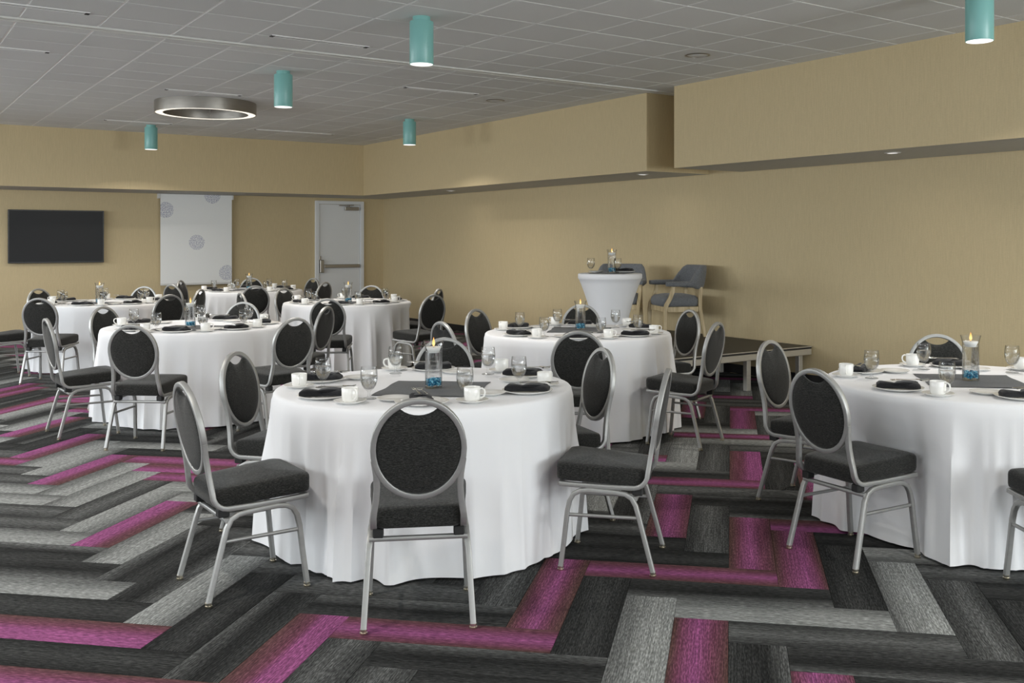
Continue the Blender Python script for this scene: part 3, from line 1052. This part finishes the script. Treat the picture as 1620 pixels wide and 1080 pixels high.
def cloth_mesh(tx, ty, seed, tk):
    rg = random.Random(seed)
    ph = [rg.random() * 6.28 for _ in range(8)]
    n = 360
    near = []
    for t, s, x, y, fa in CHAIRS:
        if t == tk:
            d = math.hypot(x - tx, y - ty)
            near.append((math.atan2(y - ty, x - tx), d - 0.245))
    prof = [(0.25, 0.0), (0.5, 0.0), (0.68, 0.0), (TR - 0.012, -0.0005), (TR, -0.004), (TR + 0.007, -0.012), (TR + 0.010, -0.026)]
    zs = [0.045, 0.07, 0.10, 0.14, 0.185, 0.23, 0.275, 0.315, 0.355, 0.40, 0.45, 0.51, 0.57, 0.63, 0.69, 0.741]
    rings = []
    for r, dz in prof:
        rings.append([(r * math.cos(2 * PI * i / n), r * math.sin(2 * PI * i / n), TZ + dz) for i in range(n)])
    for dz in zs:
        ring = []
        t = dz / 0.741
        for i in range(n):
            a = 2 * PI * i / n
            aw = a + 0.10 * math.sin(3 * a + ph[5]) + 0.06 * math.sin(5 * a + ph[6])
            w = 0.55 * (1 - 2 * abs(math.sin(8.5 * aw + ph[0])) ** 0.8) + 0.35 * (1 - 2 * abs(math.sin(12.5 * aw + ph[1])) ** 0.8) + 0.30 * math.sin(6 * aw + ph[2])
            am = 0.80 + 0.25 * math.sin(2 * a + ph[3])
            r = TR + 0.012 + 0.050 * t ** 0.9 + 0.080 * am * w * smooth(0.0, 0.75, t)
            z = TZ - dz + 0.006 * w * t
            z = max(z, 0.010)
            for ca_, lim in near:
                da = (a - ca_ + PI) % (2 * PI) - PI
                side = abs(da) * r
                if side < 0.36:
                    k = 1 - smooth(0.17, 0.36, side)
                    hz = max(0.0, min(1.0, (0.745 - z) / 0.27)) ** 1.25
                    tgt = min(r, max(lim - 0.012, 0.30))
                    r = r + (tgt - r) * k * hz
            ring.append((r * math.cos(a), r * math.sin(a), z))
        rings.append(ring)
    b = MB()
    b.rings(rings, 0, False, False)
    b.f = [f[::-1] for f in b.f]
    c = len(b.v)
    b.v.append((0, 0, TZ))
    for i in range(n):
        b.f.append([c, i, (i + 1) % n])
        b.mi.append(0)
    return b.mesh('tablecloth', M['cloth'], True, 60)


# ------------------------------------------------------------------ tableware
def build_dinner_plate():
    return link('dinner_plate', MB().lathe([(0.0, 0.002), (0.070, 0.002), (0.074, 0.0), (0.080, 0.002), (0.122, 0.014), (0.124, 0.0165), (0.121, 0.0175), (0.085, 0.0075), (0.078, 0.0055), (0.0, 0.0055)], 40, cap=False).mesh('dinner_plate', M['china'], True, 60))


def build_bread_plate():
    return link('bread_plate', MB().lathe([(0.0, 0.002), (0.045, 0.002), (0.048, 0.0), (0.052, 0.002), (0.080, 0.012), (0.082, 0.014), (0.079, 0.015), (0.054, 0.006), (0.0, 0.0055)], 32, cap=False).mesh('bread_plate', M['china'], True, 60))


def build_saucer():
    return link('saucer', MB().lathe([(0.0, 0.002), (0.035, 0.002), (0.038, 0.0), (0.041, 0.002), (0.073, 0.014), (0.075, 0.016), (0.072, 0.0168), (0.040, 0.0065), (0.032, 0.0055), (0.0, 0.0055)], 32, cap=False).mesh('saucer', M['china'], True, 60))


def build_cup():
    o = link('coffee_cup', MB().lathe([(0.0, 0.002), (0.024, 0.002), (0.026, 0.0), (0.030, 0.003), (0.035, 0.010), (0.0375, 0.030), (0.0385, 0.065), (0.0375, 0.0662), (0.0360, 0.065), (0.0345, 0.030), (0.031, 0.011), (0.0, 0.007)], 28, cap=False).mesh('coffee_cup', M['china'], True, 60))
    link('handle', MB().tube([(0.0365, 0, 0.060), (0.050, 0, 0.062), (0.061, 0, 0.056), (0.064, 0, 0.042), (0.058, 0, 0.026), (0.046, 0, 0.019), (0.035, 0, 0.018)], 0.0042, 0.0034, 8, up=(0, 1, 0)).mesh('handle', M['china']), o)
    return o


def build_goblet():
    prof = [(0.0, 0.0), (0.034, 0.0), (0.0355, 0.0015), (0.030, 0.004), (0.012, 0.0075), (0.0065, 0.014), (0.0055, 0.028), (0.0075, 0.036), (0.012, 0.040),
            (0.022, 0.048), (0.032, 0.062), (0.0385, 0.082), (0.0405, 0.102), (0.0390, 0.125), (0.0362, 0.150), (0.0352, 0.1508), (0.0344, 0.150),
            (0.0372, 0.125), (0.0387, 0.102), (0.0367, 0.083), (0.0302, 0.064), (0.0205, 0.0505), (0.008, 0.0445), (0.0, 0.044)]
    o = link('water_goblet', MB().lathe(prof, 28, cap=False).mesh('water_goblet', M['glass'], True, 80))
    link('water', MB().lathe([(0.0, 0.0446), (0.008, 0.0451), (0.0202, 0.0512), (0.0299, 0.0646), (0.0364, 0.0834), (0.0384, 0.1015), (0.0383, 0.108), (0.0, 0.1082)], 28, cap=False).mesh('water', M['water'], True, 60), o)
    return o


def build_napkin():
    rings = []
    n, L = 14, 15
    rg = random.Random(5)
    for i in range(L):
        t = i / (L - 1)
        x = -0.105 + 0.21 * t
        w = 0.036 + 0.006 * math.sin(t * 9) + 0.010 * smooth(0.7, 1.0, t)
        h = 0.016 + 0.003 * math.sin(t * 7 + 1) - 0.004 * smooth(0.8, 1.0, t)
        if i in (0, L - 1):
            w *= 0.86
            h *= 0.72
        ring = []
        for j in range(n):
            a = 2 * PI * j / n
            c, s = math.cos(a), math.sin(a)
            q = 1 + 0.10 * math.sin(3 * a + t * 5) + (rg.random() - 0.5) * 0.05
            ring.append((x + 0.006 * c, w * math.copysign(abs(c) ** 0.8, c) * q + 0.004 * math.sin(t * 6), max(0.0, h + h * math.copysign(abs(s) ** 0.8, s) * q)))
        rings.append(ring)
    b = MB().rings(rings)
    o = link('napkin', b.mesh('napkin', M['napkin'], True, 50))
    fl = []
    for i in range(9):
        t = i / 8
        fl.append([(-0.035 + 0.105 * t, -0.040 + 0.012 * t, 0.030 + 0.006 * math.sin(t * 3)), (-0.005 + 0.09 * t, 0.0, 0.037 + 0.004 * math.sin(t * 3)), (0.02 + 0.08 * t, 0.034 - 0.02 * t, 0.031),
                   (0.02 + 0.08 * t, 0.032 - 0.02 * t, 0.027), (-0.005 + 0.09 * t, 0.0, 0.032), (-0.035 + 0.105 * t, -0.040 + 0.012 * t, 0.026)])
    link('folded_flap', MB().rings(fl).mesh('folded_flap', M['napkin'], True, 50), o)
    return o


def build_fork():
    b = MB()
    b.tube([(-0.095, 0, 0.002), (-0.06, 0, 0.004), (0.0, 0, 0.004), (0.03, 0, 0.006)], 0.0038, 0.0014, 6, up=(0, 0, 1), radii=[1.4, 1.2, 0.7, 0.8])
    b.rings([[(0.028, -0.004, 0.005), (0.028, 0.004, 0.005), (0.028, 0.004, 0.0075), (0.028, -0.004, 0.0075)], [(0.042, -0.011, 0.003), (0.042, 0.011, 0.003), (0.042, 0.011, 0.0055), (0.042, -0.011, 0.0055)],
             [(0.056, -0.012, 0.0025), (0.056, 0.012, 0.0025), (0.056, 0.012, 0.005), (0.056, -0.012, 0.005)]])
    o = link('fork', b.mesh('fork', M['chrome'], True, 40))
    for k in range(4):
        y = -0.0102 + 0.0068 * k
        link('tine', MB().tube([(0.055, y, 0.0038), (0.075, y, 0.004), (0.092, y, 0.0075)], 0.0017, 0.0013, 6, radii=[1, 0.9, 0.6]).mesh('tine', M['chrome']), o)
    return o


def build_spoon():
    b = MB()
    b.tube([(-0.095, 0, 0.002), (-0.06, 0, 0.004), (0.0, 0, 0.004), (0.04, 0, 0.006)], 0.0038, 0.0014, 6, up=(0, 0, 1), radii=[1.4, 1.2, 0.7, 0.9])
    o = link('spoon', b.mesh('spoon', M['chrome'], True, 40))
    rings = []
    for k, z in ((0.15, -0.0015), (0.55, 0.0), (0.85, 0.003), (1.0, 0.007), (0.93, 0.0078), (0.75, 0.0045), (0.45, 0.0018), (0.1, 0.0005)):
        rings.append([(0.062 + 0.026 * k * math.cos(2 * PI * i / 14), 0.017 * k * math.sin(2 * PI * i / 14), z) for i in range(14)])
    link('bowl', MB().rings(rings).mesh('bowl', M['chrome'], True, 60), o)
    return o


def build_vase():
    prof = [(0.0, 0.0), (0.040, 0.0), (0.0425, 0.003), (0.0425, 0.195), (0.0435, 0.205), (0.0515, 0.236), (0.0520, 0.2375), (0.0500, 0.237), (0.0415, 0.2055), (0.0402, 0.195), (0.0402, 0.008), (0.0, 0.008)]
    o = link('hurricane_vase', MB().lathe(prof, 36, cap=False).mesh('hurricane_vase', M['glass'], True, 50))
    link('water', MB().lathe([(0.0, 0.0085), (0.0398, 0.0085), (0.0398, 0.188), (0.0, 0.188)], 36, cap=False).mesh('water', M['water'], True, 50), o)
    return o


def build_gems():
    rg = random.Random(3)
    b = MB()
    for _ in range(170):
        a, r = rg.random() * 6.28, 0.0335 * math.sqrt(rg.random())
        z = 0.0145 + rg.random() * 0.034
        s = 0.0042 + rg.random() * 0.0022
        th = rg.random() * 6.28
        ct, st_ = math.cos(th), math.sin(th)
        vs = [(0, 0, 1), (0, 0, -1), (1, 0, 0.2), (0, 1, -0.2), (-1, 0, 0.2), (0, -1, -0.2)]
        vs = [(r * math.cos(a) + s * (p[0] * ct - p[2] * st_), r * math.sin(a) + s * p[1], z + s * (p[0] * st_ + p[2] * ct)) for p in vs]
        b.add(vs, [(0, 2, 3), (0, 3, 4), (0, 4, 5), (0, 5, 2), (1, 3, 2), (1, 4, 3), (1, 5, 4), (1, 2, 5)])
    return link('glass_gems', b.mesh('glass_gems', M['gem'], False), kind='stuff')


def build_candle():
    o = link('floating_candle', MB().lathe([(0.0, -0.012), (0.024, -0.012), (0.031, 0.0), (0.0375, 0.014), (0.0372, 0.0165), (0.030, 0.0168), (0.0, 0.0150)], 28, cap=False).mesh('floating_candle', M['wax'], True, 50))
    link('wick', MB().tube([(0, 0, 0.015), (0.0005, 0, 0.022)], 0.0011, n=6).mesh('wick', M['dark']), o)
    link('flame', MB().lathe([(0.0, 0.018), (0.0040, 0.022), (0.0072, 0.030), (0.0076, 0.036), (0.0055, 0.046), (0.0025, 0.057), (0.0, 0.066)], 14, cap=False).mesh('flame', M['flame'], True, 80), o)
    return o


def build_square():
    """square cloth, slightly rumpled, laid over the white one"""
    n, S, th = 24, 0.245, 0.0018
    rg = random.Random(9)
    p = [rg.random() * 6 for _ in range(4)]
    top, bot = [], []
    for j in range(n + 1):
        for i in range(n + 1):
            x, y = -S + 2 * S * i / n, -S + 2 * S * j / n
            z = 0.0012 + 0.0010 * (1 + math.sin(x * 26 + y * 9 + p[0])) * (0.5 + 0.5 * math.sin(y * 17 - x * 5 + p[1]))
            x += 0.004 * math.sin(y * 20 + p[2])
            y += 0.004 * math.sin(x * 18 + p[3])
            top.append((x, y, z + th))
            bot.append((x, y, z))
    b = MB()
    N = n + 1
    b.add(top, [(j * N + i, j * N + i + 1, (j + 1) * N + i + 1, (j + 1) * N + i) for j in range(n) for i in range(n)])
    b.add(bot, [((j + 1) * N + i, (j + 1) * N + i + 1, j * N + i + 1, j * N + i) for j in range(n) for i in range(n)])
    m = N * N
    edge = [i for i in range(N)] + [j * N + n for j in range(1, N)] + [n * N + i for i in range(n - 1, -1, -1)] + [j * N for j in range(n - 1, 0, -1)]
    for a, c in zip(edge, edge[1:] + edge[:1]):
        b.f.append([a, a + m, c + m, c])
        b.mi.append(0)
    return link('centre_cloth', b.mesh('centre_cloth', M['runner'], True, 60))


def vase_set(x, y, z, where):
    place('vase', build_vase, (x, y, z), 0, 'clear flared glass candle vase of water on the %s' % where, 'vase', 'water-filled candle vases')
    place('gems', build_gems, (x, y, z), 0, 'blue glass pebbles in the candle vase on the %s' % where, 'glass pebbles', 'blue pebbles in the vases')
    place('candle', build_candle, (x, y, z + 0.189), 0, 'lit white floating candle in the vase on the %s' % where, 'candle', 'floating candles')


def setting(tk, seat, ang, rg, nap=None):
    tx, ty = TABLES[tk]
    ix, iy = -math.cos(R(ang)), -math.sin(R(ang))        # towards the table centre
    rx, ry = iy, -ix                                     # the diner's right
    px, py = tx - ix * 0.585, ty - iy * 0.585
    where = 'at %s seat, %s' % ({'front': 'nearest', 'left': 'near left', 'leftback': 'far left', 'back': 'farthest', 'rightback': 'far right', 'right': 'near right'}[seat], TNAME[tk])

    def at(f, r):
        return px + ix * f + rx * r, py + iy * f + ry * r
    z = TZ + 0.0006
    place('plate', build_dinner_plate, (px, py, z), 0, 'white dinner plate under a black napkin ' + where, 'plate', 'dinner plates')
    na = R(ang + 90) + R(rg.uniform(-22, 22)) if nap is None else R(nap)
    zn = z + 0.0168
    place('napkin', build_napkin, (px, py, zn - 0.009), na, 'black rolled napkin on the dinner plate ' + where, 'napkin', 'black rolled napkins')
    c, s = math.cos(na), math.sin(na)
    for nm, bl, off in (('fork', build_fork, 0.013), ('spoon', build_spoon, -0.014)):
        dx, dy = 0.06, off
        place(nm, bl, (px + dx * c - dy * s, py + dx * s + dy * c, zn + 0.0305), na + R(rg.uniform(-5, 5)), 'steel %s on the black napkin %s' % (nm, where), nm, nm + 's on the napkins')
    x, y = at(rg.uniform(0.12, 0.16), -0.12 + rg.uniform(-0.02, 0.02))
    place('bread', build_bread_plate, (x, y, z), 0, 'small empty white side plate ' + where, 'side plate', 'side plates')
    x, y = at(0.0 + rg.uniform(-0.02, 0.02), 0.225 + rg.uniform(-0.01, 0.01))
    place('saucer', build_saucer, (x, y, z), 0, 'white saucer under a cup ' + where, 'saucer', 'saucers')
    place('cup', build_cup, (x, y, z + 0.0057), R(ang + 90 + rg.uniform(-35, 35)), 'white coffee cup on its saucer ' + where, 'cup', 'coffee cups')
    x, y = at(0.125 + rg.uniform(-0.015, 0.015), 0.185 + rg.uniform(-0.015, 0.015))
    place('goblet', build_goblet, (x, y, z), 0, 'stemmed glass of water ' + where, 'glass', 'water glasses')


VOFF = {'T1': (-0.022, -0.133), 'T2': (-0.01, 0.0), 'T3': (0.10, 0.10), 'T4': (-0.09, -0.20), 'T5': (-0.085, -0.20), 'T6': (-0.01, 0.02), 'T7': (-0.08, -0.20)}
SEATS = {'T1': {'front': -119, 'left': -172, 'leftback': 131, 'back': 58, 'rightback': -2, 'right': -60},
         'T2': {'left': 177, 'leftback': 111, 'back': 43, 'front': -126, 'rightback': -13},
         'T3': {'left': -178, 'leftback': 113, 'back': 52, 'rightback': -10, 'right': -77, 'front': -126},
         'T4': {'front': -119, 'left': -162, 'leftback': 126, 'back': 48, 'right': -72, 'rightback': -16},
         'T5': {'front': -123, 'left': 180, 'leftback': 124, 'back': 55, 'right': -70, 'rightback': -15},
         'T6': {'left': -158, 'leftback': 143, 'front': -103, 'back': 75, 'rightback': 16, 'right': -48},
         'T7': {'back': 51, 'front': -123, 'right': -73, 'rightback': -20, 'leftback': 115, 'left': 178}}
NAP = {('T1', 'left'): -25, ('T1', 'leftback'): -30, ('T1', 'right'): -35, ('T1', 'rightback'): -35, ('T1', 'front'): 72, ('T2', 'left'): -40, ('T3', 'right'): -38}
for i, (tk, (tx, ty)) in enumerate(TABLES.items()):
    place('table', build_table, (tx, ty, 0), R(20 * i), 'round folding table hidden under the white cloth of the ' + TNAME[tk], 'table', 'round banquet tables')
    link('tablecloth', cloth_mesh(tx, ty, 7 + i, tk), None, (tx, ty, 0), 0, 'white floor-length cloth draped over the ' + TNAME[tk], 'tablecloth', 'white round tablecloths')
    vx, vy = tx + VOFF[tk][0], ty + VOFF[tk][1]
    place('square', build_square, (vx, vy, TZ + 0.0002), R(49) if tk == 'T1' else R(44 + 2 * i), 'dark square cloth in the middle of the ' + TNAME[tk], 'centre cloth', 'dark centre cloths')
    vase_set(vx, vy, TZ + 0.0048, TNAME[tk])
    rg = random.Random(40 + i)
    for seat, ang in SEATS[tk].items():
        setting(tk, seat, ang, rg, NAP.get((tk, seat)))

# ------------------------------------------------------------------ on the stage: stretch-covered small table and two armchairs
KX, KY = 6.30, 8.03
b = MB()
prof = [(0.0, 0.7535), (0.300, 0.7535), (0.322, 0.751), (0.329, 0.742), (0.330, 0.705), (0.322, 0.692), (0.318, 0.688)]
rings = []
n = 64
for r, z in prof[1:]:
    rings.append([(r * math.cos(2 * PI * i / n), r * math.sin(2 * PI * i / n), z) for i in range(n)])
for k in range(1, 17):
    t = k / 16
    z = 0.688 * (1 - t) + 0.004 * t
    ring = []
    for i in range(n):
        a = 2 * PI * i / n
        waist = 0.180 + 0.138 * max(0.0, 1 - t / 0.72) ** 1.45
        foot = 0.02 + 0.085 * max(0.0, math.cos(2 * (a - 0.3))) ** 2
        foot *= smooth(0.74, 1.0, t)
        r = waist + foot + 0.004 * math.sin(4 * a) * math.sin(PI * t)
        ring.append((r * math.cos(a), r * math.sin(a), z))
    rings.append(ring)
b.rings([r[::-1] for r in rings], 0, True, True)
link('cocktail_table', b.mesh('cocktail_table', M['spandex'], True, 50), None, (KX, KY, GZ + 0.0008), 0, 'small round table in a tight white stretch cover on the stage', 'table')
zt = GZ + 0.0008 + 0.7535
SW = 'small stage table'
place('square', build_square, (KX - 0.02, KY - 0.05, zt + 0.0002), R(35), 'dark square cloth on the small stage table', 'centre cloth', 'dark centre cloths').scale = (0.75, 0.75, 1)
vase_set(KX + 0.0, KY - 0.03, zt + 0.0048, SW)
place('goblet', build_goblet, (KX - 0.17, KY + 0.10, zt + 0.0046), 0, 'stemmed glass at the left of the small stage table', 'glass', 'water glasses')
place('goblet', build_goblet, (KX - 0.02, KY - 0.15, zt + 0.0046), 0, 'stemmed glass before the vase on the small stage table', 'glass', 'water glasses')
place('plate', build_dinner_plate, (KX + 0.16, KY - 0.02, zt + 0.0046), 0, 'white plate at the right of the small stage table', 'plate', 'dinner plates')
place('napkin', build_napkin, (KX + 0.16, KY - 0.02, zt + 0.0124), R(-38), 'black napkin on the plate of the small stage table', 'napkin', 'black rolled napkins')
place('bread', build_bread_plate, (KX - 0.04, KY + 0.18, zt + 0.0046), 0, 'small side plate at the back of the small stage table', 'side plate', 'side plates')


def build_armchair():
    root = bpy.data.objects.new('wooden_armchair', None)
    COL.objects.link(root)
    # upholstered horseshoe: arm pads that run into a taller curved back
    pts = [(0.275, 0.20), (0.278, 0.12), (0.280, 0.04), (0.280, -0.03)]
    for k in range(1, 20):
        a = PI * k / 20
        pts.append((0.280 * math.cos(a), -0.05 - 0.25 * math.sin(a)))
    pts += [(-0.280, -0.03), (-0.280, 0.04), (-0.278, 0.12), (-0.275, 0.20)]
    rings = []
    P = [Vector((x, y, 0)) for x, y in pts]
    for i, p in enumerate(P):
        tg = (P[min(i + 1, len(P) - 1)] - P[max(i - 1, 0)]).normalized()
        nr = Vector((tg.y, -tg.x, 0))
        if i < 4 or i > len(P) - 5:
            h = 0.0
        else:
            a = PI * (i - 3) / 20
            h = math.sin(PI / 2 * max(0.0, min(1.0, (math.sin(a) - 0.16) / 0.46)))
        zb, zt_ = 0.572 - 0.035 * h, 0.630 + 0.178 * h
        lean = -0.045 * h
        w = 0.040 - 0.008 * h
        e = 0.8 if i in (0, len(P) - 1) else 1.0
        out = nr
        ring = []
        for j in range(14):
            q = 2 * PI * j / 14
            c, s = math.cos(q), math.sin(q)
            c = math.copysign(abs(c) ** 0.6, c)
            s = math.copysign(abs(s) ** 0.6, s)
            z = (zb + zt_) / 2 + (zt_ - zb) / 2 * s * e
            ring.append(tuple(p + out * (w * c * e) + Vector((0, lean * (z - zb) / max(zt_ - zb, 0.01), z))))
        rings.append(ring)
    link('upholstered_back', MB().rings(rings).mesh('upholstered_back', M['bluefab'], True, 60), root)
    # seat
    ol = []
    for cx, cy, rr, a0 in ((0.16, 0.13, 0.09, 0), (-0.16, 0.13, 0.09, 90), (-0.14, -0.14, 0.09, 180), (0.14, -0.14, 0.09, 270)):
        for k in range(7):
            a = R(a0 + 15 * k)
            ol.append((cx + rr * math.cos(a), cy + rr * math.sin(a)))
    rr_ = [(0.90, 0.345), (0.985, 0.355), (1.02, 0.385), (1.02, 0.41), (0.985, 0.438), (0.88, 0.462), (0.55, 0.480), (0.2, 0.486)]
    link('seat', MB().rings([[(x * k, y * k, z) for x, y in ol] for k, z in rr_]).mesh('seat', M['bluefab'], True, 60), root)
    # apron
    b = MB()
    b.bbox(-0.24, 0.175, 0.285, 0.24, 0.205, 0.345, 0.004).bbox(-0.22, -0.225, 0.285, 0.22, -0.195, 0.345, 0.004)
    b.bbox(-0.245, -0.195, 0.285, -0.215, 0.175, 0.345, 0.004).bbox(0.215, -0.195, 0.285, 0.245, 0.175, 0.345, 0.004)
    link('apron', b.mesh('apron', M['wood'], False), root)
    for s in (-1, 1):
        p = [(s * 0.274, 0.115, 0.585), (s * 0.272, 0.125, 0.52), (s * 0.268, 0.155, 0.44), (s * 0.262, 0.195, 0.37), (s * 0.258, 0.210, 0.30), (s * 0.256, 0.212, 0.15), (s * 0.256, 0.212, 0.001)]
        link('leg', MB().tube(p, 0.021, 0.019, 8, up=(1, 0, 0), sq=0.8, radii=[1, 1, 1, 1.05, 1, 0.92, 0.8]).mesh('leg', M['wood'], True, 35), root)
        p = [(s * 0.225, -0.225, 0.565), (s * 0.226, -0.218, 0.44), (s * 0.228, -0.218, 0.32), (s * 0.232, -0.245, 0.15), (s * 0.236, -0.275, 0.004)]
        link('leg', MB().tube(p, 0.021, 0.019, 8, up=(1, 0, 0), sq=0.8, radii=[1, 1, 1, 0.92, 0.8]).mesh('leg', M['wood'], True, 35), root)
    return root


place('armchair', build_armchair, (7.62, 8.52, GZ + 0.0008), R(159 - 90), 'blue-grey upholstered wooden armchair fully in view on the stage', 'armchair', 'blue-grey armchairs on the stage')
place('armchair', build_armchair, (7.33, 9.17, GZ + 0.0008), R(222 - 90), 'blue-grey upholstered wooden armchair half hidden behind the white stage table', 'armchair', 'blue-grey armchairs on the stage')
